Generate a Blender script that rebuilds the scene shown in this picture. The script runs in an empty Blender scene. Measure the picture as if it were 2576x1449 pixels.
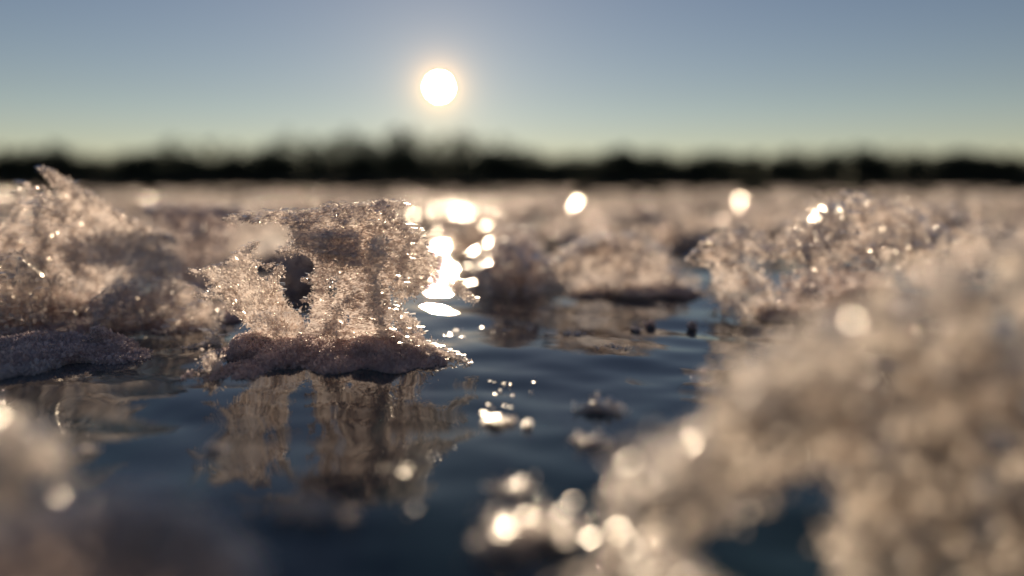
import bpy, math
import numpy as np
from mathutils import Vector

# Macro photograph of frost flowers on dark lake ice at sundown.  One unit = 10 cm.
rng = np.random.default_rng(7)
scene = bpy.context.scene
scene.unit_settings.scale_length = 0.1
col = scene.collection

# ------------------------------------------------------------------ camera numbers
H = 0.342                       # lens height above the ice
F = 1946.0                      # focal length in pixels of a 2576 wide picture
PITCH = math.radians(7.67)
FOCUS = 1.50
SUN_EL, SUN_AZ = math.radians(6.85), math.radians(-5.25)
CP, SP = math.cos(PITCH), math.sin(PITCH)

def at(px, py, D):
    """points of the place seen at px,py that stand at distance D in front of the lens"""
    px = np.asarray(px, float); py = np.asarray(py, float); D = np.asarray(D, float)
    a = (px - 1288.0) / F; b = (724.5 - py) / F
    dy = CP + b * SP; dz = -SP + b * CP
    t = D / dy
    return np.stack(np.broadcast_arrays(a * t, D, H + dz * t), -1)

def on_ice(px, py):
    b = (724.5 - py) / F
    return (CP + b * SP) * H / (SP - b * CP)

# ------------------------------------------------------------------ materials
def nodes(name):
    m = bpy.data.materials.new(name); m.use_nodes = True
    nt = m.node_tree; nt.nodes.clear()
    out = nt.nodes.new('ShaderNodeOutputMaterial')
    return m, nt, out

def frost_material(name, c, transl=.55, clear=.22, rough=.16, gloss=.75, vary=(.86, 1.0), scale=30):
    m, nt, out = nodes(name)
    N, L = nt.nodes.new, nt.links.new
    tc = N('ShaderNodeTexCoord'); no = N('ShaderNodeTexNoise'); no.inputs['Scale'].default_value = scale
    no.inputs['Detail'].default_value = 3
    L(tc.outputs['Object'], no.inputs['Vector'])
    rp = N('ShaderNodeValToRGB')
    rp.color_ramp.elements[0].position = .3; rp.color_ramp.elements[1].position = .7
    rp.color_ramp.elements[0].color = (c[0]*vary[0], c[1]*vary[0], c[2]*vary[0]*1.02, 1)
    rp.color_ramp.elements[1].color = (c[0]*vary[1], c[1]*vary[1], c[2]*vary[1], 1)
    L(no.outputs['Fac'], rp.inputs['Fac'])
    d = N('ShaderNodeBsdfDiffuse'); t = N('ShaderNodeBsdfTranslucent')
    L(rp.outputs['Color'], d.inputs['Color']); L(rp.outputs['Color'], t.inputs['Color'])
    m1 = N('ShaderNodeMixShader'); m1.inputs[0].default_value = transl
    L(d.outputs[0], m1.inputs[1]); L(t.outputs[0], m1.inputs[2])
    tr = N('ShaderNodeBsdfTransparent'); tr.inputs['Color'].default_value = (.97, .95, .92, 1)
    m2 = N('ShaderNodeMixShader'); m2.inputs[0].default_value = clear
    L(m1.outputs[0], m2.inputs[1]); L(tr.outputs[0], m2.inputs[2])
    lw = N('ShaderNodeLayerWeight'); lw.inputs['Blend'].default_value = .5
    pw = N('ShaderNodeMath'); pw.operation = 'POWER'; pw.inputs[1].default_value = 4
    L(lw.outputs['Facing'], pw.inputs[0])
    ma = N('ShaderNodeMath'); ma.operation = 'MULTIPLY_ADD'; ma.inputs[1].default_value = gloss; ma.inputs[2].default_value = .03
    L(pw.outputs[0], ma.inputs[0])
    g = N('ShaderNodeBsdfGlossy'); g.inputs['Roughness'].default_value = rough
    g.inputs['Color'].default_value = (.95, .95, .95, 1)
    m3 = N('ShaderNodeMixShader')
    L(ma.outputs[0], m3.inputs[0]); L(m2.outputs[0], m3.inputs[1]); L(g.outputs[0], m3.inputs[2])
    L(m3.outputs[0], out.inputs['Surface'])
    return m

def glint_material():
    m, nt, out = nodes('clear_ice_plate')
    N, L = nt.nodes.new, nt.links.new
    g = N('ShaderNodeBsdfGlossy'); g.inputs['Roughness'].default_value = .31
    t = N('ShaderNodeBsdfTransparent'); lw = N('ShaderNodeLayerWeight'); lw.inputs['Blend'].default_value = .5
    pw = N('ShaderNodeMath'); pw.operation = 'POWER'; pw.inputs[1].default_value = 3.5
    L(lw.outputs['Facing'], pw.inputs[0]); mx = N('ShaderNodeMixShader')
    L(pw.outputs[0], mx.inputs[0]); L(t.outputs[0], mx.inputs[1]); L(g.outputs[0], mx.inputs[2])
    L(mx.outputs[0], out.inputs['Surface'])
    return m
M_GLINT = glint_material()
M_CRYSTAL = frost_material('frost_crystal', (.95, .86, .82), .70, .40)
M_CORE = frost_material('frost_sheet', (.92, .84, .80), .74, .42, rough=.35, gloss=.2)
M_RIME = frost_material('frost_rime', (.86, .77, .755), .50, .24, rough=.35, gloss=.35)
M_SHADE = frost_material('frost_painted_shade', (.50, .44, .46), .2, .0, rough=.3, gloss=.35)  # shade of the mound behind the gap, put into a darker frost colour
M_NEAR = frost_material('loose_frost', (.98, .90, .83), .88, .20)
M_HERO = frost_material('dense_crystal', (.93, .84, .80), .62, .22)
M_BASE = frost_material('packed_rime', (.90, .76, .74), .56, .18, rough=.35, gloss=.35)
M_FIELD = frost_material('frost_far', (.95, .86, .81), .70, .32, rough=.2)

def plain(name, c, rough=.9, scale=4., dark=.6):
    m, nt, out = nodes(name)
    N, L = nt.nodes.new, nt.links.new
    b = N('ShaderNodeBsdfPrincipled'); b.inputs['Roughness'].default_value = rough
    tc = N('ShaderNodeTexCoord'); no = N('ShaderNodeTexNoise'); no.inputs['Scale'].default_value = scale
    L(tc.outputs['Object'], no.inputs['Vector'])
    rp = N('ShaderNodeValToRGB')
    rp.color_ramp.elements[0].color = (c[0]*dark, c[1]*dark, c[2]*dark, 1)
    rp.color_ramp.elements[1].color = (*c, 1)
    L(no.outputs['Fac'], rp.inputs['Fac']); L(rp.outputs['Color'], b.inputs['Base Color'])
    L(b.outputs[0], out.inputs['Surface'])
    return m

M_FOREST = plain('forest_foliage', (.045, .055, .032), scale=.05)
M_SHORE = plain('shore_soil', (.06, .055, .04), scale=.02)

def ice_material():
    m, nt, out = nodes('dark_ice_water')
    N, L = nt.nodes.new, nt.links.new
    b = N('ShaderNodeBsdfPrincipled')
    b.inputs['IOR'].default_value = 1.33
    tc = N('ShaderNodeTexCoord'); no = N('ShaderNodeTexNoise'); no.inputs['Scale'].default_value = 1.6
    no.inputs['Detail'].default_value = 4
    L(tc.outputs['Object'], no.inputs['Vector'])
    rp = N('ShaderNodeValToRGB')
    rp.color_ramp.elements[0].color = (.010, .031, .041, 1); rp.color_ramp.elements[1].color = (.020, .051, .065, 1)
    L(no.outputs['Fac'], rp.inputs['Fac']); L(rp.outputs['Color'], b.inputs['Base Color'])
    mr = N('ShaderNodeMapRange'); mr.inputs['To Min'].default_value = .002; mr.inputs['To Max'].default_value = .009
    L(no.outputs['Fac'], mr.inputs['Value']); L(mr.outputs['Result'], b.inputs['Roughness'])
    L(b.outputs[0], out.inputs['Surface'])
    return m
M_ICE = ice_material()

# ------------------------------------------------------------------ mesh helpers
def make_noise(seed, n=14, lo=1., hi=6.):
    r = np.random.default_rng(seed)
    k = r.normal(size=(n, 3)); k /= np.linalg.norm(k, axis=1)[:, None]
    k *= np.exp(r.uniform(np.log(lo), np.log(hi), n))[:, None]
    ph = r.uniform(0, 6.28, n); w = 1 / np.linalg.norm(k, axis=1) ** .6; w /= np.sqrt((w**2).sum() / 2)
    def f(P):
        return (np.sin(P @ k.T + ph) * w).sum(-1)
    return f

def unit(v):
    return v / np.maximum(np.linalg.norm(v, axis=-1, keepdims=True), 1e-9)

class MB:
    def __init__(s): s.v = []; s.t = []; s.q = []; s.n = 0; s.g = None
    def glints(s, P, size, jit=.17):
        """clear flat-lying ice plates: they catch the low sun like little mirrors"""
        if s.g is None: s.g = MB()
        n = len(P); nr = unit(np.array([-.02, 0, 1.]) + rng.normal(size=(n, 3))*jit)
        a = unit(np.cross(nr, rng.normal(size=(n, 3)))); b = np.cross(nr, a)
        l = (size*rng.lognormal(0, .3, n))[:, None]/2
        v = np.stack([P + a*l, P + b*l, P - a*l, P - b*l], 1).reshape(-1, 3)
        s.g.add(v, q=(np.arange(4)[None] + 4*np.arange(n)[:, None]))
    def add(s, v, t=None, q=None):
        if t is not None and len(t): s.t.append(np.asarray(t) + s.n)
        if q is not None and len(q): s.q.append(np.asarray(q) + s.n)
        s.v.append(np.asarray(v, float)); s.n += len(v)
    def frame(s, axis):
        a = unit(axis); r = rng.normal(size=a.shape)
        b = unit(np.cross(a, r)); return a, b, np.cross(a, b)
    def needles(s, P, axis, L, W, T):
        """elongated eight-faced crystals"""
        n = len(P)
        if not n: return
        a, b, c = s.frame(axis)
        L = np.broadcast_to(L, n)[:, None] / 2; W = np.broadcast_to(W, n)[:, None] / 2; T = np.broadcast_to(T, n)[:, None] / 2
        v = np.stack([P + a*L, P - a*L, P + b*W, P - b*W, P + c*T, P - c*T], 1).reshape(-1, 3)
        t = np.array([[0,2,4],[0,4,3],[0,3,5],[0,5,2],[1,4,2],[1,3,4],[1,5,3],[1,2,5]])
        s.add(v, t=(t[None] + 6*np.arange(n)[:, None, None]).reshape(-1, 3))
    def flakes(s, P, axis, L, W, face=0.):
        """thin ice plates; face makes them lie parallel with the petal"""
        n = len(P)
        if not n: return
        a, b, c = s.frame(axis)
        if face:
            b = unit(np.cross(a, rng.normal(size=a.shape) + np.array([0, 1., 0])*face))
        L = np.broadcast_to(L, n)[:, None] / 2; W = np.broadcast_to(W, n)[:, None] / 2
        v = np.stack([P + a*L, P + b*W, P - a*L, P - b*W], 1).reshape(-1, 3)
        s.add(v, q=(np.arange(4)[None] + 4*np.arange(n)[:, None]))
    def build(s, name, mat, parent=None, smooth=False):
        ng = 0
        if s.g is not None:
            gq = np.concatenate(s.g.q); ng = len(gq); s.add(np.concatenate(s.g.v), q=gq)
        v = np.concatenate(s.v)
        if parent is not None: v = v - np.array(parent.location)
        t = np.concatenate(s.t) if s.t else np.zeros((0, 3), int)
        q = np.concatenate(s.q) if s.q else np.zeros((0, 4), int)
        me = bpy.data.meshes.new(name)
        me.vertices.add(len(v)); me.vertices.foreach_set('co', v.ravel())
        me.loops.add(t.size + q.size)
        me.loops.foreach_set('vertex_index', np.concatenate([t.ravel(), q.ravel()]).astype(np.int32))
        me.polygons.add(len(t) + len(q))
        st = np.concatenate([np.arange(len(t))*3, t.size + np.arange(len(q))*4])
        me.polygons.foreach_set('loop_start', st.astype(np.int32))
        if smooth: me.polygons.foreach_set('use_smooth', np.ones(len(t)+len(q), bool))
        me.update(calc_edges=True); me.validate()
        me.materials.append(mat)
        if ng:
            me.materials.append(M_GLINT); mi = np.zeros(len(t)+len(q), np.int32); mi[-ng:] = 1
            me.polygons.foreach_set('material_index', mi)
        o = bpy.data.objects.new(name, me); col.objects.link(o)
        if parent is not None: o.parent = parent
        return o

def tag(o, label=None, cat=None, group=None, kind=None):
    if label: o['label'] = label
    if cat: o['category'] = cat
    if group: o['group'] = group
    if kind: o['kind'] = kind
    return o

def thing(name, loc, label, cat, group=None):
    o = bpy.data.objects.new(name, None); col.objects.link(o)
    o.location = loc; o.empty_display_size = .05
    return tag(o, label, cat, group)

# ------------------------------------------------------------------ outlines
def inside(poly, x, y):
    p = np.asarray(poly, float); r = np.zeros(np.shape(x), bool); j = len(p) - 1
    for i in range(len(p)):
        (xi, yi), (xj, yj) = p[i], p[j]
        c = ((yi > y) != (yj > y)) & (x < (xj - xi) * (y - yi) / (yj - yi + 1e-12) + xi)
        r ^= c; j = i
    return r

def boundary(poly, step):
    p = np.asarray(poly, float); pts, nr = [], []
    area = .5 * np.sum(p[:, 0]*np.roll(p[:, 1], -1) - np.roll(p[:, 0], -1)*p[:, 1])
    for i in range(len(p)):
        a, b = p[i], p[(i+1) % len(p)]; e = b - a; l = np.hypot(*e)
        if l < 1e-6: continue
        k = max(1, int(l / step)); t = (np.arange(k) + .5) / k
        pts.append(a + e * t[:, None])
        n = np.array([e[1], -e[0]]) / l * (1 if area > 0 else -1)
        nr.append(np.repeat(n[None], k, 0))
    return np.concatenate(pts), np.concatenate(nr)

def rough_outline(poly, amp, seed, step=6):
    """break an outline's straight edges up into an uneven one"""
    pts, nr = boundary(poly, step)
    f = make_noise(seed, 20, .03, .35)
    d = f(np.c_[pts, np.zeros(len(pts))]) * amp * .6
    return pts + nr * d[:, None]

def sheet(mb_core, mb, poly, D0, sx=0., sy=0., curve=0., thick=.03, cover=6., size=9., grain=(1, 0, 0), jit=.5,
          aspect=2.2, relief=.02, holes=(), barbs=1., amp=5., core=True, seed=0, needle=.45, gap=.0, bands=0., glint=1.1, gsize=None, rim=26., face=.6):
    """a petal of frost: a thin curved sheet of ice carrying thousands of little crystals.
    poly is its outline as seen head on, D0 its distance, sx/sy how it turns away, thick its depth."""
    k = D0 / F
    out = rough_outline(poly, amp, seed + 11) if amp else np.asarray(poly, float)
    x0, y0 = out.min(0); x1, y1 = out.max(0); cx, cy = (x0+x1)/2, (y0+y1)/2; w = max(x1-x0, 1)
    nf = make_noise(seed + 3, 14, 2*math.pi/140/k, 2*math.pi/25/k)
    gn = make_noise(seed + 5, 14, .03, .22)
    def depth(x, y):
        D = D0 + sx*(x-cx)*k + sy*(y-cy)*k + curve*((x-cx)/w)**2
        q = np.stack([x*k, y*k, np.zeros_like(x)], -1)
        D = D + relief * nf(q)
        if bands: D = D + bands * (np.floor((y + 6*np.sin(x*.013+seed)) / 11.) % 2)
        return D
    edge = np.concatenate([boundary(l_, 8)[0] for l_ in (out, *holes)])
    def dist(x, y):
        q = np.stack([x.ravel(), y.ravel()], -1); r = np.empty(len(q))
        for i in range(0, len(q), 4000):
            r[i:i+4000] = np.sqrt(((q[i:i+4000, None]-edge[None])**2).sum(-1).min(1))
        return r.reshape(x.shape)
    def ok(x, y):
        r = inside(out, x, y)
        for h in holes: r &= ~inside(h, x, y)
        return r
    area_px = .5*abs(np.sum(out[:, 0]*np.roll(out[:, 1], -1) - np.roll(out[:, 0], -1)*out[:, 1]))
    if core:
        st = max(size*.5, 4.5); gx = np.arange(x0, x1+st, st); gy = np.arange(y0, y1+st, st)
        X, Y = np.meshgrid(gx, gy); I = ok(X, Y)
        if gap: I &= gn(np.stack([X, Y, 0*X], -1)) > -1.6 + gap
        I &= dist(X, Y) > rim*.32*(1 + .5*gn(np.stack([X, Y, 0*X+2], -1)))
        V = at(X, Y, depth(X, Y)).reshape(-1, 3)
        nx = len(gx); idx = np.arange(len(V)).reshape(X.shape)
        C = I[:-1, :-1] & I[1:, :-1] & I[:-1, 1:] & I[1:, 1:]
        q = np.stack([idx[:-1, :-1][C], idx[1:, :-1][C], idx[1:, 1:][C], idx[:-1, 1:][C]], -1)
        if len(q): mb_core.add(V, q=q)
    n = int(area_px * cover / (size * size / aspect))
    X = rng.uniform(x0, x1, n*3); Y = rng.uniform(y0, y1, n*3)
    m = ok(X, Y)
    if gap: m &= gn(np.stack([X, Y, 0*X], -1)) > -1.6 + gap
    X, Y = X[m][:n], Y[m][:n]
    # thin and lacy towards the rim, packed further in, with thinner and thicker places
    dens_ = (.45 + .55*np.clip(dist(X, Y)/rim, 0, 1)**1.3) * np.clip(.75 + .3*gn(np.stack([X, Y, 0*X+6], -1)), .25, 1.2)
    m = rng.random(len(X)) < dens_; X, Y = X[m], Y[m]
    # thickness: deeper inside, thin at the rim
    off = rng.normal(size=len(X)) * thick * .5 * (1 + .6*gn(np.stack([X*.6, Y*.6, 0*X+9], -1)))
    P = at(X, Y, depth(X, Y) + off)
    if callable(grain): A = grain(X, Y)
    else: A = np.broadcast_to(np.asarray(grain, float), P.shape)
    A = unit(A) + rng.normal(size=P.shape) * jit
    L = size * k * .85 * np.minimum(rng.lognormal(0, .5, len(P)), 2.3); W = L / aspect * rng.uniform(.6, 1.4, len(P))
    nd = rng.random(len(P)) < needle
    mb.needles(P[nd], A[nd], L[nd], W[nd]*.8, W[nd]*.6)
    mb.flakes(P[~nd], A[~nd], L[~nd], W[~nd]*1.3, face)
    if glint:
        ng = int(glint * area_px / 130); gs = gsize or size*2.0
        pk = rng.integers(len(P), size=ng); mb.glints(P[pk] + np.array([0, -thick*.5, size*k*.8]), gs*k)
        e, nr = boundary(out, 6 / max(glint, .05)**.5); up = nr[:, 1] < .35; e, nr = e[up], nr[up]
        D = depth(e[:, 0], e[:, 1]) - thick*.4*rng.random(len(e))
        ro = rng.uniform(-.6, .9, len(e))*size
        mb.glints(at(e[:, 0] + nr[:, 0]*ro, e[:, 1] + nr[:, 1]*ro, D), gs*k)
    # feathered rim: little branches of crystals that grow out of the edge
    if barbs:
        loops = [(out, 1)] + [(h, -1) for h in holes]
        for lp, sgn in loops:
            e, nr = boundary(lp, size*.55)
            dn = gn(np.c_[e*1.5, np.full(len(e), 4.)])
            for rep in range(3):
                s = rng.random(len(e)) ** 1.5 * size * 1.5 * barbs * np.clip(.8 + .7*dn, .15, 2.4)
                ang = rng.normal(size=len(e)) * .5
                ca, sa = np.cos(ang), np.sin(ang)
                dr = np.c_[nr[:, 0]*ca - nr[:, 1]*sa, nr[:, 0]*sa + nr[:, 1]*ca] * sgn
                pt = e + dr * s[:, None] - dr*size*.4
                D = depth(e[:, 0], e[:, 1]) + rng.normal(size=len(e)) * thick * .35
                P = at(pt[:, 0], pt[:, 1], D)
                A = np.stack([dr[:, 0], rng.normal(size=len(e))*.4, -dr[:, 1]], -1) + rng.normal(size=P.shape)*.3
                L = size * k * .85 * np.minimum(rng.lognormal(.05, .5, len(P)), 2.3); W = L*.4
                nd = rng.random(len(P)) < .7
                mb.needles(P[nd], A[nd], L[nd], W[nd], W[nd]*.7)
                mb.flakes(P[~nd], A[~nd], L[~nd], W[~nd]*1.4)

def lumps(mb_core, mb, balls, size, cover=5., jit=.9, needle=.5, flat=1., grow=.25, glint=.02, bumpy=.2):
    """rime heaps: rounded cores under a fur of small crystals; balls = (x, y, z, rx, ry, rz)"""
    th = np.linspace(0, math.pi, 13); ph = np.linspace(0, 2*math.pi, 21)[:-1]
    TH, PH = np.meshgrid(th, ph, indexing='ij')
    S = np.stack([np.sin(TH)*np.cos(PH), np.sin(TH)*np.sin(PH), np.cos(TH)], -1)
    ii = np.arange(13*20).reshape(13, 20)
    q = np.stack([ii[:-1], ii[1:], np.roll(ii, -1, 1)[1:], np.roll(ii, -1, 1)[:-1]], -1).reshape(-1, 4)
    for bi, (x, y, z, rx, ry, rz) in enumerate(balls):
        r = np.array([rx, ry, rz]); c = np.array([x, y, z])
        nf = make_noise(int(rng.integers(1e6)), 12, 2., 9.)
        def surf(d):
            return c + d * r * (1 + bumpy * nf(d))[..., None]
        V = surf(S.reshape(-1, 3)); V[:, 2] = np.maximum(V[:, 2], -.01)
        mb_core.add(c + (V-c)*.93, q=q)
        A4 = 4*math.pi*((rx*ry)**1.6/3 + (rx*rz)**1.6/3 + (ry*rz)**1.6/3) ** (1/1.6)
        n = int(A4 * cover / (size*size*.5))
        d = unit(rng.normal(size=(n, 3))); P = surf(d)
        P = P + unit(d / r) * (rng.random(n) ** 2 * size * grow * 4)[:, None]
        m = P[:, 2] > 0; P, d = P[m], d[m]
        A = unit(d / r) + rng.normal(size=P.shape) * jit
        if glint: mb.glints(P[rng.random(len(P)) < glint*(P[:, 2] > z)], size*1.5)
        L = size * .9 * np.minimum(rng.lognormal(0, .45, len(P)), 2.2); W = L*.45
        nd = rng.random(len(P)) < needle
        mb.needles(P[nd], A[nd], L[nd], W[nd], W[nd]*.7)
        mb.flakes(P[~nd], A[~nd], L[~nd], W[~nd]*1.4)

def ball(px, py, D, rx, ry, rz):
    """a lump seen at px,py; rx, rz in picture pixels there, ry a depth"""
    k = D / F; p = at(px, py, D)
    return (float(p[0]), float(p[1]), float(p[2]), rx*k, ry, rz*k)

def part(parent, name, fn, mat=None, label=None):
    """one part of a frost flower: its crystals and the ice that carries them, in one mesh"""
    core, mb = MB(), MB()
    fn(core, mb)
    if core.n: mb.add(np.concatenate(core.v), q=np.concatenate(core.q))
    o = mb.build(name, mat or M_CRYSTAL, parent)
    if label: o['label'] = label
    return o

def zoom(pts):                      # outlines read off an enlargement of the middle flower
    p = np.asarray(pts, float); return 450.8 + p * .3555

# ------------------------------------------------------------------ world, sun, camera
def build_world():
    w = bpy.data.worlds.new('World'); scene.world = w; w.use_nodes = True
    nt = w.node_tree; nt.nodes.clear()
    sk = nt.nodes.new('ShaderNodeTexSky'); sk.sky_type = 'NISHITA'; sk.sun_disc = False
    sk.sun_elevation = SUN_EL; sk.sun_rotation = SUN_AZ
    sk.altitude = 100; sk.air_density = 1.0; sk.dust_density = 0.0; sk.ozone_density = 2.4
    bg = nt.nodes.new('ShaderNodeBackground'); bg.inputs['Strength'].default_value = .056
    out = nt.nodes.new('ShaderNodeOutputWorld')
    hs = nt.nodes.new('ShaderNodeHueSaturation'); hs.inputs['Saturation'].default_value = .90; hs.inputs['Hue'].default_value = .51
    nt.links.new(sk.outputs[0], hs.inputs['Color']); 
    # the bright ring of scattered light close round the sun
    s = Vector((math.sin(SUN_AZ)*math.cos(SUN_EL), math.cos(SUN_AZ)*math.cos(SUN_EL), math.sin(SUN_EL)))
    tc = nt.nodes.new('ShaderNodeTexCoord'); dt = nt.nodes.new('ShaderNodeVectorMath'); dt.operation = 'DOT_PRODUCT'
    nm = nt.nodes.new('ShaderNodeVectorMath'); nm.operation = 'NORMALIZE'; nt.links.new(tc.outputs['Generated'], nm.inputs[0])
    dt.inputs[1].default_value = s; nt.links.new(nm.outputs['Vector'], dt.inputs[0])
    ac = nt.nodes.new('ShaderNodeMath'); ac.operation = 'ARCCOSINE'; ac.use_clamp = False; nt.links.new(dt.outputs['Value'], ac.inputs[0])
    tn = nt.nodes.new('ShaderNodeVectorMath'); tn.operation = 'MULTIPLY'; tn.inputs[1].default_value = (1.01, .95, 1.0); nt.links.new(hs.outputs[0], tn.inputs[0])
    last = tn.outputs[0]
    for amp, width, colr in ((44., .75, (1, .54, .15)), (3.2, 2.8, (1, .74, .42)), (2.8, 12., (1, .80, .58))):
        dv = nt.nodes.new('ShaderNodeMath'); dv.operation = 'MULTIPLY'; dv.inputs[1].default_value = -1/math.radians(width); nt.links.new(ac.outputs[0], dv.inputs[0])
        ex = nt.nodes.new('ShaderNodeMath'); ex.operation = 'EXPONENT'; nt.links.new(dv.outputs[0], ex.inputs[0])
        mx = nt.nodes.new('ShaderNodeVectorMath'); mx.operation = 'SCALE'; mx.inputs[0].default_value = [v*amp for v in colr]
        nt.links.new(ex.outputs[0], mx.inputs['Scale'])
        ad = nt.nodes.new('ShaderNodeVectorMath'); ad.operation = 'ADD'; nt.links.new(last, ad.inputs[0]); nt.links.new(mx.outputs[0], ad.inputs[1])
        last = ad.outputs[0]
    # pale haze low over the horizon
    sp = nt.nodes.new('ShaderNodeSeparateXYZ'); nt.links.new(nm.outputs['Vector'], sp.inputs[0])
    ab = nt.nodes.new('ShaderNodeMath'); ab.operation = 'ABSOLUTE'; nt.links.new(sp.outputs['Z'], ab.inputs[0])
    dv = nt.nodes.new('ShaderNodeMath'); dv.operation = 'MULTIPLY'; dv.inputs[1].default_value = -1/.085; nt.links.new(ab.outputs[0], dv.inputs[0])
    ex = nt.nodes.new('ShaderNodeMath'); ex.operation = 'EXPONENT'; nt.links.new(dv.outputs[0], ex.inputs[0])
    mx = nt.nodes.new('ShaderNodeVectorMath'); mx.operation = 'SCALE'; mx.inputs[0].default_value = (3.0, 2.75, 2.2); nt.links.new(ex.outputs[0], mx.inputs['Scale'])
    ad = nt.nodes.new('ShaderNodeVectorMath'); ad.operation = 'ADD'; nt.links.new(last, ad.inputs[0]); nt.links.new(mx.outputs[0], ad.inputs[1])
    nt.links.new(ad.outputs[0], bg.inputs['Color']); nt.links.new(bg.outputs[0], out.inputs['Surface'])
    s = Vector((math.sin(SUN_AZ)*math.cos(SUN_EL), math.cos(SUN_AZ)*math.cos(SUN_EL), math.sin(SUN_EL)))
    ld = bpy.data.lights.new('sunlight', 'SUN'); ld.energy = 5.0; ld.angle = math.radians(.53); ld.color = (1, .78, .54)
    lo = bpy.data.objects.new('sunlight', ld); col.objects.link(lo)
    lo.rotation_euler = (-s).to_track_quat('-Z', 'Y').to_euler(); lo.location = s * 50
    # the disc of the sun itself
    m, nt, out = nodes('sun_surface')
    e = nt.nodes.new('ShaderNodeEmission'); e.inputs['Color'].default_value = (1, .80, .52, 1); e.inputs['Strength'].default_value = 260
    tr = nt.nodes.new('ShaderNodeBsdfTransparent'); ad = nt.nodes.new('ShaderNodeAddShader')     # glowing gas: what lies behind shines through
    nt.links.new(e.outputs[0], ad.inputs[0]); nt.links.new(tr.outputs[0], ad.inputs[1])
    nt.links.new(ad.outputs[0], out.inputs['Surface']); m.cycles.emission_sampling = 'NONE'
    mb = MB(); R = 60000*math.tan(math.radians(.44)); c = np.array(s)*60000
    lumps_n = 24; th = np.linspace(0, math.pi, lumps_n); ph = np.linspace(0, 2*math.pi, 33)[:-1]
    TH, PH = np.meshgrid(th, ph, indexing='ij')
    S = np.stack([np.sin(TH)*np.cos(PH), np.sin(TH)*np.sin(PH), np.cos(TH)], -1).reshape(-1, 3)
    ii = np.arange(lumps_n*32).reshape(lumps_n, 32)
    q = np.stack([ii[:-1], ii[1:], np.roll(ii, -1, 1)[1:], np.roll(ii, -1, 1)[:-1]], -1).reshape(-1, 4)
    mb.add(S*R, q=q)
    o = mb.build('sun', m); o.location = c
    tag(o, kind='structure')

def build_camera():
    cd = bpy.data.cameras.new('camera'); co = bpy.data.objects.new('camera', cd); col.objects.link(co)
    co.location = (0, 0, H); co.rotation_euler = (math.pi/2 - PITCH, 0, 0)
    cd.sensor_width = 36; cd.lens = 36 * F / 2576
    cd.clip_start = .01; cd.clip_end = 200000
    cd.dof.use_dof = True; cd.dof.focus_distance = FOCUS * 1.0
    cd.dof.aperture_fstop = cd.lens / 1000 / .048
    scene.camera = co

build_world(); build_camera()
scene.view_settings.view_transform = 'Standard'; scene.view_settings.look = 'None'
scene.view_settings.exposure = .35; scene.view_settings.gamma = 1
c = scene.cycles
c.use_denoising = True; c.max_bounces = 18; c.diffuse_bounces = 11; c.glossy_bounces = 5
c.transmission_bounces = 8; c.transparent_max_bounces = 24
c.caustics_reflective = False; c.caustics_refractive = False
c.sample_clamp_indirect = 6; c.sample_clamp_direct = 0
c.use_adaptive_sampling = False

# ------------------------------------------------------------------ water, far shore, forest
def build_water():
    ys = np.concatenate([np.linspace(-3, .25, 40)[:-1], np.exp(np.linspace(math.log(.25), math.log(90000), 1400))])
    us = np.sign(np.linspace(-1, 1, 481)) * np.abs(np.linspace(-1, 1, 481)) ** 1.25
    Y = np.repeat(ys[:, None], len(us), 1); hw = 1.25*np.maximum(Y, 0) + 1.6
    X = us[None] * hw
    def waves(seed, n, lo, hi, slope, ax):
        r = np.random.default_rng(seed); Z = np.zeros_like(X)
        lam = np.exp(r.uniform(math.log(lo), math.log(hi), n)); th = r.normal(size=n)*ax
        for l, t in zip(lam, th):
            k = 2*math.pi/l; ph = r.uniform(0, 6.28)
            fade = np.clip(1.6 - 3.2*(np.maximum(np.abs(Y), .3)*.0095*2)/l, 0, 1)   # waves finer than the mesh are left out
            Z += fade / (1 + (np.maximum(Y, 0)/5.)**8) * slope/math.sqrt(n)/k*1.4 * np.sin(k*(X*math.sin(t) + Y*math.cos(t)) + ph + .8*np.sin(X*1.7/l*.3+ph*3))
        return Z
    Z = waves(3, 30, .055, .8, .040, .8) + waves(5, 10, 1., 9., .008, .8)
    V = np.stack([X, Y, Z], -1).reshape(-1, 3); idx = np.arange(len(V)).reshape(X.shape)
    q = np.stack([idx[:-1, :-1], idx[:-1, 1:], idx[1:, 1:], idx[1:, :-1]], -1).reshape(-1, 4)
    mb = MB(); mb.add(V, q=q)
    tag(mb.build('water', M_ICE, smooth=True), kind='structure')
build_water()

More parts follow.
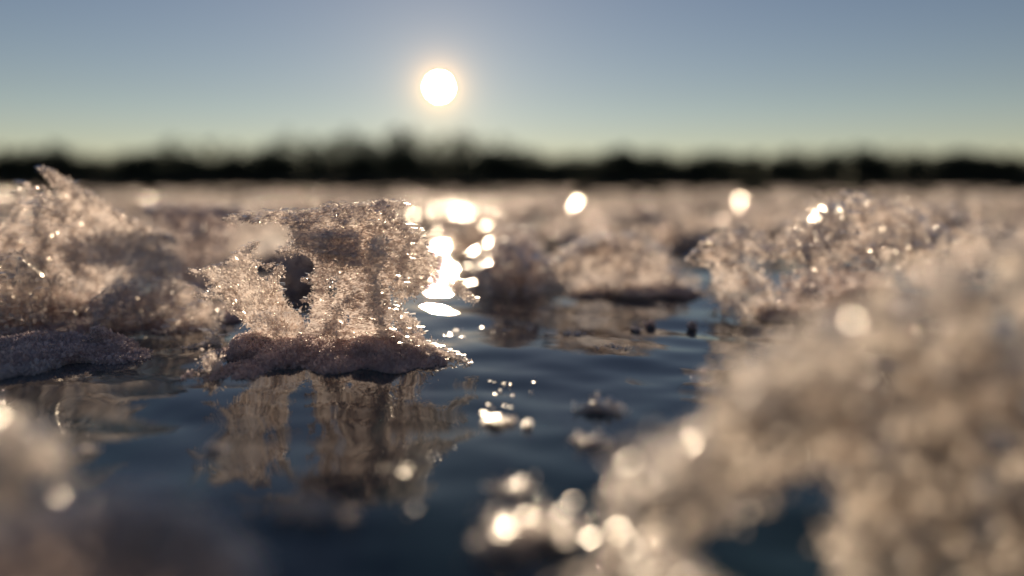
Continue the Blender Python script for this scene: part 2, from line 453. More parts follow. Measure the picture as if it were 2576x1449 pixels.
FAR = 3000.
def build_shore():
    xs = np.linspace(-4500, 4500, 181); rows = [(FAR-60, -.5), (FAR-30, 3.), (FAR+60, 12.), (FAR+500, 30.), (FAR+1500, -5.)]
    nf = make_noise(91, 10, .001, .01)
    V = []
    for y, z in rows:
        zz = z * (1 + .35*nf(np.stack([xs, xs*0+y, xs*0], -1))) if z > 1 else np.full_like(xs, z)
        V.append(np.stack([xs, np.full_like(xs, y), zz], -1))
    V = np.stack(V); idx = np.arange(V.shape[0]*V.shape[1]).reshape(V.shape[:2])
    q = np.stack([idx[:-1, :-1], idx[:-1, 1:], idx[1:, 1:], idx[1:, :-1]], -1).reshape(-1, 4)
    mb = MB(); mb.add(V.reshape(-1, 3), q=q); tag(mb.build('far_shore', M_SHORE, smooth=True), kind='structure')
    # forest: dense lower trees everywhere, tall thin-crowned ones that stand above them in places
    mb = MB()
    tops = np.array([(-300,95),(0,92),(60,85),(140,122),(200,100),(350,70),(440,118),(560,112),(640,95),(720,130),(860,136),(1000,138),(1150,140),(1250,118),
                     (1330,85),(1450,78),(1600,90),(1750,78),(1880,66),(2000,92),(2150,98),(2350,88),(2480,72),(2576,68),(2900,80)], float)
    dens = np.array([(-300,.5),(0,.6),(140,.5),(350,.2),(450,.4),(600,.4),(680,.55),(720,.8),(1230,.85),(1300,.5),(1500,.6),(2576,.7),(2900,.7)], float)
    def tree(x, y, h, w, n, bare, broad=False):
        s = rng.random(n)
        zz = h*(bare + (1-bare)*s); rad = w*(np.sqrt(np.clip(1-(2*s-.9)**2, .02, 1)) if broad else (1-s)**.8*.9+.08)*np.sqrt(rng.random(n))*(.7+.3*np.sin(s*40+x))
        a = rng.uniform(0, 6.28, n)
        P = np.stack([x + rad*np.cos(a), y + rad*np.sin(a), zz+8], -1)
        A = np.stack([np.cos(a), np.sin(a), -.35+0*a], -1) + rng.normal(size=P.shape)*.35
        mb.flakes(P, A, h*.1*rng.uniform(.6, 1.4, n), h*.05*rng.uniform(.6, 1.4, n))
        t = 5; ang = np.linspace(0, 2*math.pi, t+1)[:-1]; r0 = h*.013
        V = np.concatenate([np.stack([x+r0*np.cos(ang), y+r0*np.sin(ang), 0*ang-2], -1), np.stack([x+.2*r0*np.cos(ang), y+.2*r0*np.sin(ang), 0*ang+h*.97+8], -1)])
        mb.add(V, q=[[i, (i+1) % t, t+(i+1) % t, t+i] for i in range(t)])
    kk = FAR/F
    for i in range(2000):
        px = rng.uniform(-420, 2996); y = FAR + rng.uniform(0, 160)
        top = np.interp(px, tops[:, 0], tops[:, 1])
        h = min(rng.uniform(54, 74) + 10*math.sin(px*.021) + 6*math.sin(px*.057+1), top*.97)*kk*rng.uniform(.9, 1.1)
        tree((px-1288)*kk, y, h, h*rng.uniform(.3, .5), 120, .0)
    for i in range(900):
        px = rng.uniform(-420, 2996); y = FAR + 60 + rng.uniform(0, 240)
        if rng.random() > np.interp(px, dens[:, 0], dens[:, 1]): continue
        h = np.interp(px, tops[:, 0], tops[:, 1])*kk*rng.uniform(.6, .98)*(1+.07*math.sin(px*.045)+.05*math.sin(px*.13))
        tree((px-1288)*kk*y/FAR, y, h, h*rng.uniform(.22, .38), 62, .3, True)
    tag(mb.build('forest', M_FOREST), 'dark out of focus forest along the far shore under the sun', 'forest', kind='stuff')
build_shore()

# ------------------------------------------------------------------ the flower in focus
def rad_from(cx, cy):
    def g(X, Y):
        return np.stack([X-cx, 0*X, cy-Y], -1) + 1e-6
    return g

def build_hero():
    D = FOCUS
    root = thing('frost_flower', (float(at(700, 930, D)[0]), D, 0), 'sharp feathery frost flower in focus with a long flat overhanging top', 'frost flower')
    hole1 = zoom([(1040,745),(1075,700),(1105,690),(1135,705),(1090,740),(1105,790),(1080,835),(1050,800)])
    hole2 = zoom([(1175,970),(1195,955),(1203,1000),(1185,1022)])
    main = zoom([(740,318),(1000,300),(1130,300),(1250,310),(1420,280),(1560,265),(1590,310),(1610,400),(1645,430),(1625,580),(1565,630),(1510,760),(1500,880),
                 (1515,960),(1490,1130),(1000,1130),(850,1100),(915,1000),(950,870),(900,835),(955,790),(905,690),(960,620),(920,530),(850,500),(715,518),(730,495),(840,470),(800,440),(840,400),(790,345)])
    part(root, 'petal', lambda c, m: sheet(c, m, main, D, sx=.15, sy=-.12, curve=.25, thick=.022, cover=5.5, glint=.4, rim=13, face=0, size=7, grain=(1, .1, 0), jit=.28, aspect=2.6,
         relief=.012, holes=(hole1, hole2), barbs=1., amp=6, seed=1, bands=.006), M_HERO, label='broad upright wall of stacked horizontal ice needles')
    col_ = zoom([(1330,440),(1375,405),(1470,410),(1490,560),(1440,700),(1475,850),(1500,1000),(1520,1130),(1400,1130),(1385,1000),(1330,900),(1350,760),(1300,620)])
    part(root, 'rib', lambda c, m: sheet(c, m, col_, D-.05, sx=-.3, sy=.05, curve=.1, thick=.04, cover=4, size=7, grain=(.8, .1, .6), jit=.6, relief=.02, amp=8, seed=2, barbs=1., rim=14, glint=.5, face=0), M_HERO)
    fold = zoom([(1010,1130),(1030,1000),(1100,900),(1240,790),(1230,830),(1140,960),(1130,1130)])
    part(root, 'rib', lambda c, m: sheet(c, m, fold, D-.045, sx=-.4, sy=.1, thick=.03, cover=4, size=7, grain=(.6, .1, .8), jit=.5, relief=.015, amp=6, seed=14, barbs=.9, rim=12, glint=.5, face=0), M_HERO)
    slab = zoom([(800,330),(1000,318),(1130,318),(1210,350),(1290,375),(1320,440),(1330,620),(1240,640),(1100,600),(960,600),(930,540),(850,460)])
    part(root, 'petal', lambda c, m: sheet(c, m, slab, D-.06, sx=.1, sy=-.3, thick=.022, cover=5.5, glint=.4, rim=13, face=0, size=7, grain=(1, .1, 0), jit=.3, aspect=2.8, relief=.012, amp=6, seed=4, bands=.01), M_RIME)
    top = zoom([(300,278),(450,246),(720,216),(1000,192),(1340,152),(1400,142),(1460,158),(1480,186),(1645,165),(1500,212),(1530,262),(1420,320),(1200,330),(1000,322),(840,335),(700,312),(500,292),(330,300)])
    part(root, 'overhang', lambda c, m: sheet(c, m, top, D+.0, sx=.1, sy=-1.6, thick=.016, cover=6, glint=1.2, rim=7, face=0, size=7, grain=(1, .5, .1), jit=.45, relief=.012, amp=6, seed=5, barbs=.9),
         label='long flat sheet reaching out to the left over open ice')
    left = zoom([(165,640),(230,612),(340,600),(370,545),(470,475),(545,470),(545,510),(490,548),(560,570),(612,605),(570,645),(600,685),(680,625),(716,672),(692,735),(765,855),(860,940),(925,1012),(905,1080),(800,1130),
                 (600,1140),(500,1130),(455,1010),(370,905),(280,835),(185,803),(245,740),(205,685)])
    part(root, 'petal', lambda c, m: sheet(c, m, left, D-.02, sx=.5, sy=.1, curve=.15, thick=.022, cover=5.5, glint=.4, rim=13, face=0, size=7, grain=rad_from(720, 870), jit=.42, relief=.012, amp=6, seed=6, barbs=1.),
         label='forked petal leaning out to the left')
    right = zoom([(1480,292),(1580,275),(1690,372),(1700,330),(1715,345),(1760,482),(1830,560),(1950,662),(2040,742),(2060,800),(2125,852),(2100,885),(2000,850),(1905,775),(1720,790),(1620,860),(1545,890),(1500,760),(1560,600),(1600,420)])
    part(root, 'petal', lambda c, m: sheet(c, m, right, D+.06, sx=.7, sy=-.2, thick=.04, cover=8, glint=.5, rim=14, face=0, size=7, grain=rad_from(850, 640), jit=.6, relief=.015, amp=4, seed=8),
         label='petal sloping down to the right towards the sun glitter')
    for tip in ([(165,640),(60,625),(70,660),(190,690)], [(185,803),(90,830),(120,850),(250,830)], [(470,475),(560,430),(575,455),(545,500)], [(612,605),(680,585),(640,640),(590,640)],
                [(680,625),(730,600),(745,640),(716,680)], [(905,690),(850,700),(860,730),(925,745)], [(900,835),(845,850),(860,880),(940,870)], [(840,470),(690,500),(700,530),(850,510)]):
        q = zoom(tip)
        part(root, 'tip', lambda c, m: sheet(c, m, q, D-.01, sx=.2, sy=-.2, thick=.012, cover=5, size=6, grain=(1, .1, .2), jit=.5, relief=.006, amp=2, seed=15, barbs=.8, rim=5, glint=1., face=0), M_HERO)
    spur = zoom([(1500,890),(1600,925),(1700,1015),(1745,1095),(1640,1095),(1540,1050)])
    part(root, 'spur', lambda c, m: sheet(c, m, spur, D-.02, sx=.5, sy=.3, thick=.03, cover=6, glint=.5, rim=12, face=0, size=7, grain=(1, 0, -.6), jit=.6, relief=.01, amp=6, seed=9), M_HERO)
    foot = zoom([(1540,1090),(1720,1115),(1850,1180),(1960,1230),(2075,1305),(1900,1345),(1600,1300)])
    part(root, 'spur', lambda c, m: sheet(c, m, foot, D-.04, sx=.2, sy=-1., thick=.03, cover=6, glint=.5, rim=12, face=0, size=7, grain=(1, 0, -.4), jit=.7, relief=.01, amp=4, seed=10), M_HERO)
    def base(c, m):
        z = lambda x, y: (450.8 + x*.3555, 450.8 + y*.3555)
        B = []
        for (x, y, rx, rz, dd) in [(430,1300,230,100,0),(250,1395,150,56,-.06),(620,1235,210,125,0),(830,1235,200,100,-.02),(700,1360,280,80,-.08),(1010,1265,210,110,0),(1230,1235,200,110,.03),(1430,1235,220,110,-.02),
                                   (1600,1265,190,105,-.02),(1250,1320,300,70,-.06),(1720,1305,170,64,-.05),(1900,1325,150,30,-.04),(2010,1328,70,18,-.04),(1000,1365,260,54,-.09),(480,1405,240,44,-.11),(1480,1325,220,58,-.07),
                                   (180,1420,120,60,-.12),(540,1410,170,60,-.13),(330,1425,130,50,-.15),(760,1420,130,36,-.13),(330,1265,70,50,.02),(1660,1200,70,40,.02),(1330,1150,80,50,.03),(540,1150,70,50,.03),(900,1160,60,40,.02),(1130,1160,70,40,.03)]:
            px, py = z(x, y); B.append(ball(px, py, D+dd, rx*.3555, .09, rz*.3555))
        lumps(c, m, B, .0055, cover=4, bumpy=.16)
    part(root, 'base', base, M_BASE, 'heaped mauve rime at the foot of the petals')
    spike = zoom([(160,1290),(195,1225),(240,1210),(270,1260),(300,1310),(270,1370),(190,1370)])
    part(root, 'spur', lambda c, m: sheet(c, m, spike, D-.13, sx=.3, sy=0, thick=.03, cover=5.5, glint=.4, rim=13, face=0, size=7, grain=(0, 0, 1), jit=.42, relief=.01, amp=6, seed=12), M_HERO)
build_hero()

# ------------------------------------------------------------------ neighbours on the left
def build_left():
    D = 1.85
    root = thing('frost_flower', (float(at(230, 800, D)[0]), D, 0), 'large frost flower at the left edge with a pointed triangular petal', 'frost flower')
    blade = [(97,427),(130,430),(200,478),(300,543),(400,588),(442,605),(432,640),(447,690),(420,725),(330,730),(250,760),(200,775),(188,640),(168,560),(140,480)]
    part(root, 'petal', lambda c, m: sheet(c, m, blade, 1.92, sx=.5, sy=-.1, curve=-.2, thick=.012, cover=2., size=7, grain=rad_from(220, 800), jit=.4, relief=.010, amp=2, seed=21, barbs=.6, rim=12), label='pointed triangular petal')
    rim = [(95,422),(135,430),(300,532),(445,602),(440,618),(300,552),(150,462)]
    part(root, 'rim', lambda c, m: sheet(c, m, rim, 1.88, sx=.5, sy=-.1, thick=.02, cover=5, size=8, grain=(1, 0, -.6), jit=.5, relief=.01, amp=2, seed=22, rim=4, glint=2, barbs=.8))
    lp = [(-60,600),(20,545),(52,470),(72,458),(76,495),(120,478),(172,530),(196,600),(200,790),(100,790),(-60,800)]
    part(root, 'petal', lambda c, m: sheet(c, m, lp, 1.86, sx=-.3, sy=.1, curve=.2, thick=.06, cover=3.2, size=11, grain=(1, 0, .2), jit=.6, relief=.03, amp=6, seed=23))
    near = [(-80,640),(60,636),(150,700),(232,760),(245,830),(200,880),(-80,890)]
    part(root, 'petal', lambda c, m: sheet(c, m, near, 1.74, sx=.3, sy=.3, curve=.2, thick=.07, cover=3.2, size=11, grain=rad_from(60, 900), jit=.8, relief=.04, amp=8, seed=24))
    lobe = [(222,760),(280,716),(345,713),(352,730),(312,772),(275,805),(235,850)]
    part(root, 'petal', lambda c, m: sheet(c, m, lobe, 1.72, sx=.4, sy=-.2, thick=.05, cover=5, size=9, grain=rad_from(230, 840), jit=.6, relief=.02, amp=4, seed=25), M_RIME)
    low = [(240,800),(330,745),(430,700),(500,720),(560,760),(560,830),(400,845),(260,850)]
    part(root, 'petal', lambda c, m: sheet(c, m, low, 1.82, sx=.2, sy=-.4, thick=.08, cover=3.2, size=10, grain=rad_from(400, 850), jit=.8, relief=.04, amp=8, seed=26))
    def base(c, m):
        B = [ball(x, y, d, rx, .12, rz) for x, y, d, rx, rz in [(60,850,1.75,120,40),(200,840,1.78,110,40),(330,835,1.85,90,25),(430,825,1.87,90,22),(530,808,1.93,80,20),(590,803,1.95,40,14),(100,800,1.95,200,60),(300,800,2.05,180,50)]]
        lumps(c, m, B, .008, cover=3)
    part(root, 'base', base, M_BASE)
    # slab of frosted ice in front of it
    r2 = thing('ice_slab', (float(at(170, 905, 1.5)[0]), 1.5, 0), 'low rounded slab of mauve frost lying in front of the triangular petal', 'frost slab')
    def slab(c, m):
        B = [ball(x, y, d, rx, ry, rz) for x, y, d, rx, ry, rz in [(-60,890,1.5,110,.1,36),(40,886,1.5,110,.1,34),(140,888,1.5,100,.1,32),(230,895,1.5,90,.09,26),(310,905,1.49,62,.07,18),(255,858,1.53,26,.03,30),(280,880,1.52,40,.04,24)]]
        lumps(c, m, B, .0065, cover=4)
    part(r2, 'crust', slab, M_BASE)
    r3 = thing('ice_lump', (float(at(40, 960, 1.4)[0]), 1.38, 0), 'bluish lump of frost on dark ice just below the mauve slab', 'frost lump')
    part(r3, 'crust', lambda c, m: lumps(c, m, [ball(x, y, 1.38, rx, .06, rz) for x, y, rx, rz in [(0,945,60,26),(70,930,50,18),(60,968,50,18),(-20,985,60,20)]], .0065, cover=4), M_RIME)
    # the next flower to the right, further off
    r4 = thing('frost_flower', (float(at(490, 790, 2.5)[0]), 2.45, 0), 'blurred pinkish frost flower with level dark top edge, just left of the sharp flower', 'frost flower')
    p = [(370,530),(480,524),(605,527),(610,560),(585,600),(560,650),(575,710),(610,780),(560,800),(400,800),(420,720),(445,690),(450,610),(400,570)]
    part(r4, 'petal', lambda c, m: sheet(c, m, p, 2.4, sx=.2, sy=.1, curve=.3, thick=.07, cover=6, face=0, glint=.8, size=11, grain=(0, .2, 1), jit=.8, relief=.04, amp=5, seed=31), M_RIME)
    t = [(360,528),(480,520),(610,526),(605,545),(480,545),(400,548)]
    part(r4, 'overhang', lambda c, m: sheet(c, m, t, 2.4, sx=.1, sy=-2., rim=4, thick=.05, cover=3.2, size=11, grain=(1, .3, 0), jit=.6, relief=.02, amp=3, seed=32), M_RIME)
    part(r4, 'base', lambda c, m: lumps(c, m, [ball(x, y, 2.3, rx, .14, rz) for x, y, rx, rz in [(450,775,90,40),(540,770,90,45),(600,780,40,25)]], .01, cover=3), M_RIME)
    # little sprigs by the sharp flower
    r5 = thing('frost_sprig', tuple(float(v) for v in at(520, 872, on_ice(520, 872))), 'tiny bright frost sprig lying on the ice at the left foot of the sharp flower', 'frost sprig')
    sp = zoom([(10,1190),(110,1165),(190,1140),(235,1075),(255,1080),(300,1130),(285,1180),(200,1195),(80,1205)])
    part(r5, 'crystal_cluster', lambda c, m: sheet(c, m, sp, on_ice(520, 876), sx=.2, sy=-1, thick=.02, cover=4, size=8, grain=(1, 0, .4), jit=.7, relief=.008, amp=2, seed=41, rim=6, barbs=1.3))
build_left()

# ------------------------------------------------------------------ middle distance and right
def build_mid():
    r = thing('frost_flower', (float(at(1280, 745, 2.5)[0]), 2.5, 0), 'dark shaded frost mound just right of the sun glitter', 'frost flower')
    p = [(1160,700),(1200,620),(1240,570),(1290,552),(1335,580),(1370,640),(1430,690),(1440,735),(1380,748),(1180,752)]
    part(r, 'petal', lambda c, m: sheet(c, m, p, 2.5, sx=.1, sy=-.4, curve=.4, thick=.12, cover=3, size=11, grain=rad_from(1290, 740), jit=.9, relief=.06, amp=12, seed=51, glint=.5), M_RIME)
    p3 = [(1210,690),(1260,600),(1330,610),(1370,690),(1340,742),(1230,742)]
    part(r, 'petal', lambda c, m: sheet(c, m, p3, 2.4, sx=.2, sy=-.2, curve=.4, thick=.1, cover=3.4, size=11, grain=(0, 0, 1), jit=.9, relief=.05, amp=10, seed=58, glint=.3), M_RIME)
    r = thing('frost_flower', (float(at(1560, 745, 2.35)[0]), 2.35, 0), 'low wedge shaped frost flower with round glints along its crest, in mid water', 'frost flower')
    p = [(1350,695),(1420,625),(1500,597),(1600,588),(1655,625),(1720,690),(1785,735),(1740,760),(1600,755),(1500,735),(1400,720)]
    part(r, 'petal', lambda c, m: sheet(c, m, p, 2.38, sx=.3, sy=-.3, curve=.2, thick=.08, cover=3.4, size=11, grain=rad_from(1560, 760), jit=.7, relief=.05, amp=6, seed=52))
    p2 = [(1370,680),(1440,620),(1540,595),(1620,600),(1600,630),(1500,640),(1420,660)]
    part(r, 'overhang', lambda c, m: sheet(c, m, p2, 2.3, sx=.1, sy=-1.2, thick=.05, cover=3, size=13, grain=(1, 0, 0), jit=.8, relief=.03, amp=6, seed=53, rim=4))
    part(r, 'base', lambda c, m: lumps(c, m, [ball(x, y, 2.33, rx, .08, rz) for x, y, rx, rz in [(1480,742,40,12),(1590,740,60,18),(1680,742,60,18),(1740,750,40,10)]], .011, cover=3), M_RIME)
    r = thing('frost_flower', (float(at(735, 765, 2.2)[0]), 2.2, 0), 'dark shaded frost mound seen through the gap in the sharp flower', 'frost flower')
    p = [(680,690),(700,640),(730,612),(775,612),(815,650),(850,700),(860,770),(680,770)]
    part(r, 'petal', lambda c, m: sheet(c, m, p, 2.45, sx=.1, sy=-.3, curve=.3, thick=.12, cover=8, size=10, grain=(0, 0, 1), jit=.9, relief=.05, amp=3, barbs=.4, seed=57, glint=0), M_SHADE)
    # right middle flower
    D = 1.98
    r = thing('frost_flower', (float(at(1980, 800, D)[0]), D, 0), 'broad glittering frost flower with an arm reaching left, behind the big blurred frost at right', 'frost flower')
    arm = [(1722,655),(1760,618),(1800,585),(1855,565),(1900,598),(1990,596),(2055,555),(2010,640),(1920,655),(1850,668),(1790,672)]
    part(r, 'petal', lambda c, m: sheet(c, m, arm, D, sx=.2, sy=-.9, thick=.05, cover=3., size=11, grain=(1, 0, .3), jit=.7, relief=.03, amp=5, seed=61), label='arm of crystals reaching left')
    mass = [(1955,610),(2005,535),(2080,498),(2150,488),(2230,500),(2310,545),(2385,585),(2405,660),(2300,668),(2200,655),(2100,665),(2020,690),(1985,650)]
    part(r, 'petal', lambda c, m: sheet(c, m, mass, D+.08, sx=.3, sy=-.7, curve=.3, thick=.08, cover=3., size=11, grain=rad_from(2100, 700), jit=.8, relief=.06, amp=7, seed=62))
    colm = [(1785,680),(1850,655),(1920,680),(1965,760),(2010,815),(1900,820),(1800,805),(1778,740)]
    part(r, 'petal', lambda c, m: sheet(c, m, colm, D, sx=-.3, sy=0, curve=.2, thick=.07, cover=3., size=11, grain=(0, 0, 1), jit=.8, relief=.04, amp=6, seed=63))
    low = [(1960,690),(2100,670),(2230,670),(2260,740),(2150,790),(2050,815),(1970,815)]
    part(r, 'petal', lambda c, m: sheet(c, m, low, D+.05, sx=.2, sy=.3, thick=.06, cover=3.4, size=11, grain=(0, .2, 1), jit=.8, relief=.04, amp=6, seed=64), M_RIME)
    part(r, 'base', lambda c, m: lumps(c, m, [ball(x, y, D, rx, .1, rz) for x, y, rx, rz in [(1950,800,60,22),(2040,805,80,20),(2120,800,60,24),(2200,770,90,40)]], .009, cover=3), M_RIME)
    r = thing('frost_flower', (float(at(2400, 660, 2.4)[0]), 2.4, 0), 'rounded frost hump behind the big blurred frost near the right edge', 'frost flower')
    hump = [(2240,600),(2270,540),(2340,508),(2430,535),(2480,590),(2520,640),(2480,720),(2300,720)]
    part(r, 'petal', lambda c, m: sheet(c, m, hump, 2.4, sx=.2, sy=-.8, curve=.3, thick=.08, cover=3., size=11, grain=rad_from(2380, 700), jit=.8, relief=.05, amp=7, seed=66))

def build_notch():
    r = thing('frost_flower', (float(at(660, 630, 3.3)[0]), 3.3, 0), 'pale blurred frost flower framed under the left overhang of the sharp flower', 'frost flower')
    p = [(575,560),(620,538),(690,532),(740,545),(765,590),(740,632),(640,668),(580,660)]
    part(r, 'petal', lambda c, m: sheet(c, m, p, 3.3, sx=.1, sy=-.3, curve=.2, thick=.06, cover=2.4, size=9, grain=rad_from(660, 700), jit=.7, relief=.04, amp=5, seed=59, rim=12, glint=.8))
    part(r, 'base', lambda c, m: lumps(c, m, [ball(x, y, 3.3, rx, .12, rz) for x, y, rx, rz in [(620,662,50,16),(690,655,60,18)]], .012, cover=3), M_RIME)
build_mid(); build_notch()

def build_near():
    r = thing('frost_flower', (float(at(2300, 1300, .75)[0]), .75, 0), 'huge out of focus frost arm slanting across the right foreground', 'frost flower')
    up = [(2700,560),(2576,592),(2500,622),(2400,655),(2300,695),(2150,768),(2050,812),(1960,865),(1870,925),(1810,975),(1800,1015),(1900,1060),(2100,1070),(2300,1020),(2700,980)]
    part(r, 'petal', lambda c, m: sheet(c, m, up, .66, sx=-.05, sy=-.3, curve=.0, thick=.03, cover=1.0, face=2., gap=.1, rim=26, size=24, grain=rad_from(2500, 1100), jit=.5, relief=.035, amp=10, seed=71, barbs=1.2, glint=1.1, gsize=38), M_NEAR)
    limb = [(1900,960),(1810,1020),(1710,1095),(1610,1170),(1540,1215),(1525,1280),(1575,1330),(1510,1385),(1475,1460),(1480,1640),(1660,1640),(1700,1400),(1780,1300),(1900,1215),(2000,1185),(2110,1165),(2180,1080),(2120,1000)]
    part(r, 'petal', lambda c, m: sheet(c, m, limb, .61, sx=.0, sy=-.3, thick=.03, cover=1.0, face=2.5, gap=.12, rim=26, size=26, grain=(1, 0, .7), jit=.5, relief=.028, amp=10, seed=72, barbs=1.2, glint=1.1, gsize=38), M_NEAR, label='limb slanting down to the water at lower left')
    chunk = [(2140,1700),(2120,1400),(2125,1220),(2155,1100),(2250,1010),(2400,965),(2720,920),(2720,1700)]
    part(r, 'petal', lambda c, m: sheet(c, m, chunk, .61, sx=-.05, sy=-.3, curve=.0, thick=.03, cover=1.0, face=2.5, gap=.05, rim=22, size=28, grain=rad_from(2450, 1500), jit=.5, relief=.035, amp=10, seed=73, barbs=1.2, glint=1.1, gsize=42), M_NEAR)
    # left foreground
    r = thing('frost_flower', (float(at(20, 1250, .78)[0]), .78, 0), 'pale blurred frost clump at the left edge of the foreground', 'frost flower')
    p = [(-140,1000),(0,1030),(70,1050),(150,1130),(178,1220),(120,1290),(-140,1310)]
    part(r, 'petal', lambda c, m: sheet(c, m, p, .62, sx=.1, sy=-.3, thick=.03, cover=1.0, face=2.5, gap=.12, rim=26, size=15, grain=rad_from(-20, 1300), jit=.5, relief=.028, amp=8, seed=81, glint=.3, gsize=40), M_NEAR)
    r = thing('frost_mound', (float(at(250, 1500, .55)[0]), .55, 0), 'pink very blurred frost mound in the bottom left corner', 'frost mound')
    p = [(-200,1300),(0,1330),(150,1265),(260,1238),(400,1245),(520,1300),(640,1400),(680,1700),(-200,1700)]
    part(r, 'crust', lambda c, m: sheet(c, m, p, .50, sx=.1, sy=-.3, curve=.1, thick=.03, cover=1.8, face=2.5, rim=26, size=24, grain=rad_from(250, 1600), jit=.5, relief=.028, amp=10, seed=82, glint=.1), M_RIME)
    r = thing('frost_patch', tuple(float(v) for v in at(790, 1290, on_ice(790, 1290))), 'faint lilac blurred frost patch on dark ice right of the pink mound', 'frost patch')
    p = [(690,1302),(715,1268),(780,1240),(850,1258),(895,1300),(800,1312)]
    part(r, 'crust', lambda c, m: sheet(c, m, p, .745, sx=.05, sy=-.5, thick=.02, cover=1.2, size=14, grain=(1, 0, .3), jit=.6, relief=.01, amp=4, seed=83, rim=8, glint=0, barbs=.6))
build_near()

# ------------------------------------------------------------------ bits lying on the ice
def bit(px, py, wpx, hpx, label, name='frost_crumb', cat='frost crumb', n=None, mat=None, size=None, group=None, dull=False):
    D = on_ice(px, py); k = D / F
    r = tuple(float(v) for v in at(px, py, D))
    mb = MB(); n = n or int(60 + wpx*hpx*.10)
    w, h = wpx*k/2, hpx*k
    cl = rng.uniform(-1, 1, (max(2, int(wpx/14)), 3)); cl[:, 2] = 0
    c = cl[rng.integers(len(cl), size=n)]
    P = np.stack([c[:, 0]*w*.8, c[:, 1]*w*.5, np.zeros(n)], -1) + rng.normal(size=(n, 3))*np.array([w*.28, w*.25, h*.3])
    P[:, 2] = np.abs(P[:, 2]) + .001
    s = (size or 8)*k
    A = rng.normal(size=P.shape)
    L = s*rng.lognormal(0, .35, n)
    nd = rng.random(n) < .6
    P = P + np.array(r)
    if not dull: mb.glints(P[rng.integers(n, size=max(2, int(n*.35)))] + np.array([0, 0, s*.6]), s*1.35)
    mb.needles(P[nd], A[nd], L[nd], L[nd]*.55, L[nd]*.4); mb.flakes(P[~nd], A[~nd], L[~nd], L[~nd]*.7)
    e = bpy.data.objects.new('tmp', None); e.location = r
    o = mb.build(name, mat or M_CRYSTAL, e); o.parent = None; o.location = r; bpy.data.objects.remove(e)
    return tag(o, label, cat, group)

def build_bits():
    bit(1535, 880, 90, 14, 'thin glittering patch of frost grains on open ice right of the sun glitter', 'frost_patch', 'frost patch', size=6)
    bit(1325, 885, 26, 5, 'short dash of frost grains left of the glittering patch', size=6)
    bit(1600, 834, 28, 12, 'small pale frost crumb beyond the glittering patch', size=8)
    bit(1515, 1040, 110, 40, 'bright frost crumb made of round glints in mid water right of centre', size=11)
    bit(1258, 1070, 70, 28, 'long pale frost crumb right of the flower reflection', size=11)
    bit(1322, 1082, 26, 26, 'small round frost crumb beside the long pale one', size=10)
    bit(1485, 1130, 105, 40, 'dull beige frost crumb below the bright one', size=11)
    bit(1268, 1250, 110, 50, 'pair of pale frost crumbs in the dark lower middle', size=13)
    bit(1345, 1400, 230, 120, 'large bright frost clump of blurred discs at the bottom centre', 'frost_clump', 'frost clump', size=16)
    bit(1660, 1480, 260, 90, 'frost clump under the slanting arm at the bottom edge', 'frost_clump', 'frost clump', size=16)
    bit(522, 1142, 40, 28, 'round bright frost crumb left of the flower reflection', size=10)
    bit(565, 1140, 60, 18, 'dull frost crumb touching the round bright one', size=10)
    bit(225, 1148, 50, 28, 'round pale frost crumb near the left edge', size=11)
    bit(103, 1112, 34, 26, 'small frost crumb beside the left foreground clump', size=11)
    bit(1025, 1325, 44, 50, 'faint frost speck standing in dark water below the reflection', size=12, n=40)
    bit(1000, 1195, 90, 26, 'grey frost smear at the lower tip of the flower reflection', size=10)
    bit(1450, 842, 70, 6, 'dark sliver of frost on the ice in front of the wedge', mat=M_RIME, size=7)
    bit(1905, 905, 60, 10, 'bright grains at the edge of the big blurred arm', size=7)
    for i in range(46):
        px = rng.normal(1180, 90); py = rng.uniform(800, 905)
        bit(px, py, rng.uniform(8, 30), 4, 'stray frost grains scattered in the sun glitter', 'frost_grains', 'frost grains', size=6, n=int(rng.integers(6, 22)), group='frost grains in the sun glitter')
    for i in range(22):
        px = rng.uniform(1225, 1345); py = rng.uniform(945, 1130)
        bit(px, py, 8, 5, 'faint frost grains on dark ice below the sun glitter', 'frost_grains', 'frost grains', size=6, n=4, group='frost grains on the dark ice')
    bit(1638, 822, 34, 20, 'dull dark frost crumb in front of the wedge shaped flower', mat=M_BASE, size=9, dull=True)
    bit(1742, 826, 30, 24, 'dull dark frost crumb left of the broad glittering flower', mat=M_BASE, size=9, dull=True)
build_bits()

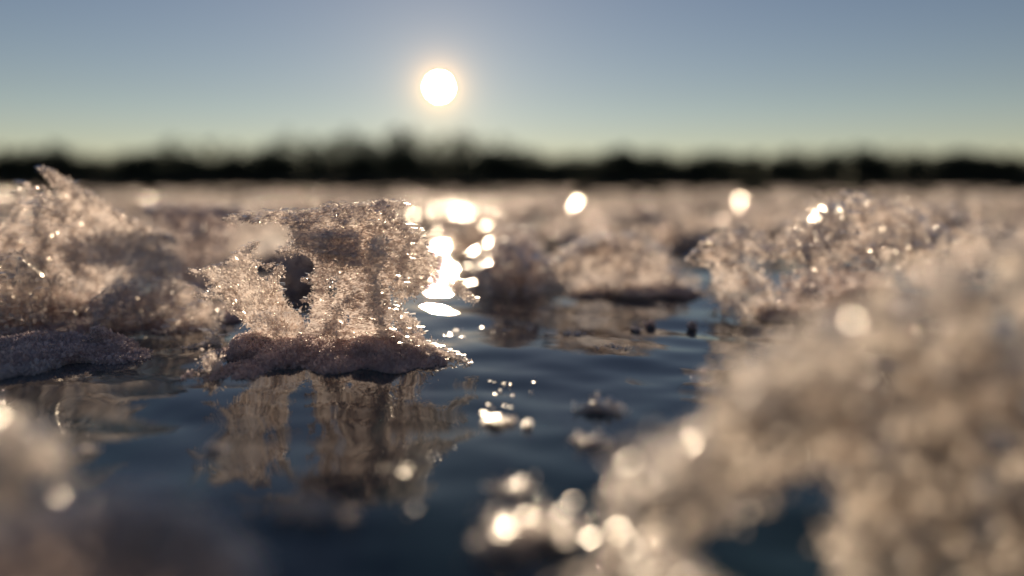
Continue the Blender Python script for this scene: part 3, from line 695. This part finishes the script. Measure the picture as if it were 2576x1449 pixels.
# ------------------------------------------------------------------ the field of flowers out to the shore
def flower_mesh(seed, petals=8, size=.013, per=170):
    global rng
    keep = rng; rng = np.random.default_rng(seed)
    mb = MB()
    for i in range(petals):
        az = rng.uniform(0, 6.283); lean = rng.uniform(.15, 1.25); L = rng.uniform(.12, .30)*(1.15-.3*lean); W = rng.uniform(.06, .16)
        d = np.array([math.cos(az)*math.sin(lean), math.sin(az)*math.sin(lean), math.cos(lean)])
        s0 = unit(np.cross(d, rng.normal(size=3))); nrm = np.cross(d, s0)
        b = np.array([math.cos(az), math.sin(az), 0])*rng.uniform(0, .12)
        S = rng.random(per*2)**.75; T = rng.uniform(-1, 1, per*2)*(.35+.65*S)*(1+.25*np.sin(S*19+i))
        bend = rng.normal()*.1
        P = b + d*(L*S)[:, None] + s0*(W*T)[:, None] + nrm*((T**2+S**2)*bend + rng.normal(size=per*2)*.008)[:, None]
        m = P[:, 2] > 0; P = P[m]; n = len(P)
        A = d + rng.normal(size=P.shape)*.7; l = size*rng.lognormal(.1, .35, n)*1.3
        h = n*2//3
        mb.flakes(P[:h], A[:h], l[:h]*1.4, l[:h]*1.0); mb.needles(P[h:], A[h:], l[h:], l[h:]*.5, l[h:]*.4)
        g = np.linspace(0, 1, 5)
        SS, TT = np.meshgrid(g, g*2-1, indexing='ij'); TT = TT*(.35+.65*SS)*.85
        V = (b + d*(L*.92*SS)[..., None] + s0*(W*TT)[..., None] + nrm*((TT**2+SS**2)*bend)[..., None]).reshape(-1, 3)
        V[:, 2] = np.maximum(V[:, 2], 0)
        ii = np.arange(25).reshape(5, 5)
        mb.add(V, q=np.stack([ii[:-1, :-1], ii[1:, :-1], ii[1:, 1:], ii[:-1, 1:]], -1).reshape(-1, 4))
    pk = rng.integers(len(P), size=4)
    V = np.concatenate(mb.v); top = V[rng.integers(len(V), size=300)]; mb.glints(top[top[:, 2] > .05] + np.array([0, 0, .008]), .044, .36)
    n = 500
    a = rng.uniform(0, 6.283, n); rr = np.sqrt(rng.random(n))*.2
    P = np.stack([rr*np.cos(a), rr*np.sin(a), .05*(1-(rr/.2)**2)*(1+.3*np.sin(9*a))+.004], -1)
    l = size*rng.lognormal(.1, .3, n)*1.4
    mb.flakes(P, rng.normal(size=P.shape), l*1.4, l)
    rng = keep
    return mb

def build_field():
    protos = []
    for i in range(9):
        o = flower_mesh(200+i, petals=[8, 10, 7, 9, 11, 8, 6, 9, 10][i]).build('far_frost_flower', M_FIELD)
        protos.append(o)
    used = 0; taken = []
    r = np.random.default_rng(17)
    # clear water the photograph shows: a bay in front of the wedge
    while used < 290:
        D = math.sqrt(r.uniform(2.75**2, 13**2)); x = r.uniform(-.78, .78)*D
        px = 1288 + x/D*F
        if D < 3.6 and 620 < px < 1700 and r.random() < .75: continue
        if D < 5 and 540 < px < 800: continue
        if any((x-a)**2 + (D-b)**2 < .24**2 for a, b in taken): continue
        taken.append((x, D)); i = used % 9
        o = protos[i] if used < 9 else protos[i].copy()
        if used >= 9: col.objects.link(o)
        o.location = (x, D, 0); s = r.uniform(.55, 1.0); o.rotation_euler = (0, 0, r.uniform(0, 6.283)); o.scale = (s*1.1, s*1.1, s*r.uniform(.55, .85)*(1 if D < 5 else .75))
        tag(o, 'blurred pale frost flower among the many covering the ice towards the far shore', 'frost flower', 'frost flowers covering the ice')
        used += 1
    # beyond that nobody could count them
    mb = MB()
    n = 600
    D = 12 + r.random(n)**1.5*40
    x = r.uniform(-.8, .8, n)*D
    per = 26
    c = np.repeat(np.stack([x, D, 0*x], -1), per, 0); sc = np.repeat(r.uniform(.6, 1.2, n)*np.clip(D/60, 1, 3)**.5, per)
    P = np.stack([r.normal(size=n*per)*.11, r.normal(size=n*per)*.11, np.minimum(np.abs(r.normal(size=n*per))*.045, .09)], -1)
    A = P + r.normal(size=P.shape)*.08
    mb.flakes(c + P*np.stack([sc, sc, np.minimum(sc, 1.1)*np.clip(1.3-D.repeat(per)/40, .3, 1)], -1), A, .10*sc*r.uniform(.6, 1.4, n*per), .06*sc*r.uniform(.6, 1.4, n*per))
    tag(mb.build('frost_field', M_FIELD), 'pale band of countless frost flowers in front of the forest', 'frost field', kind='stuff')
build_field()
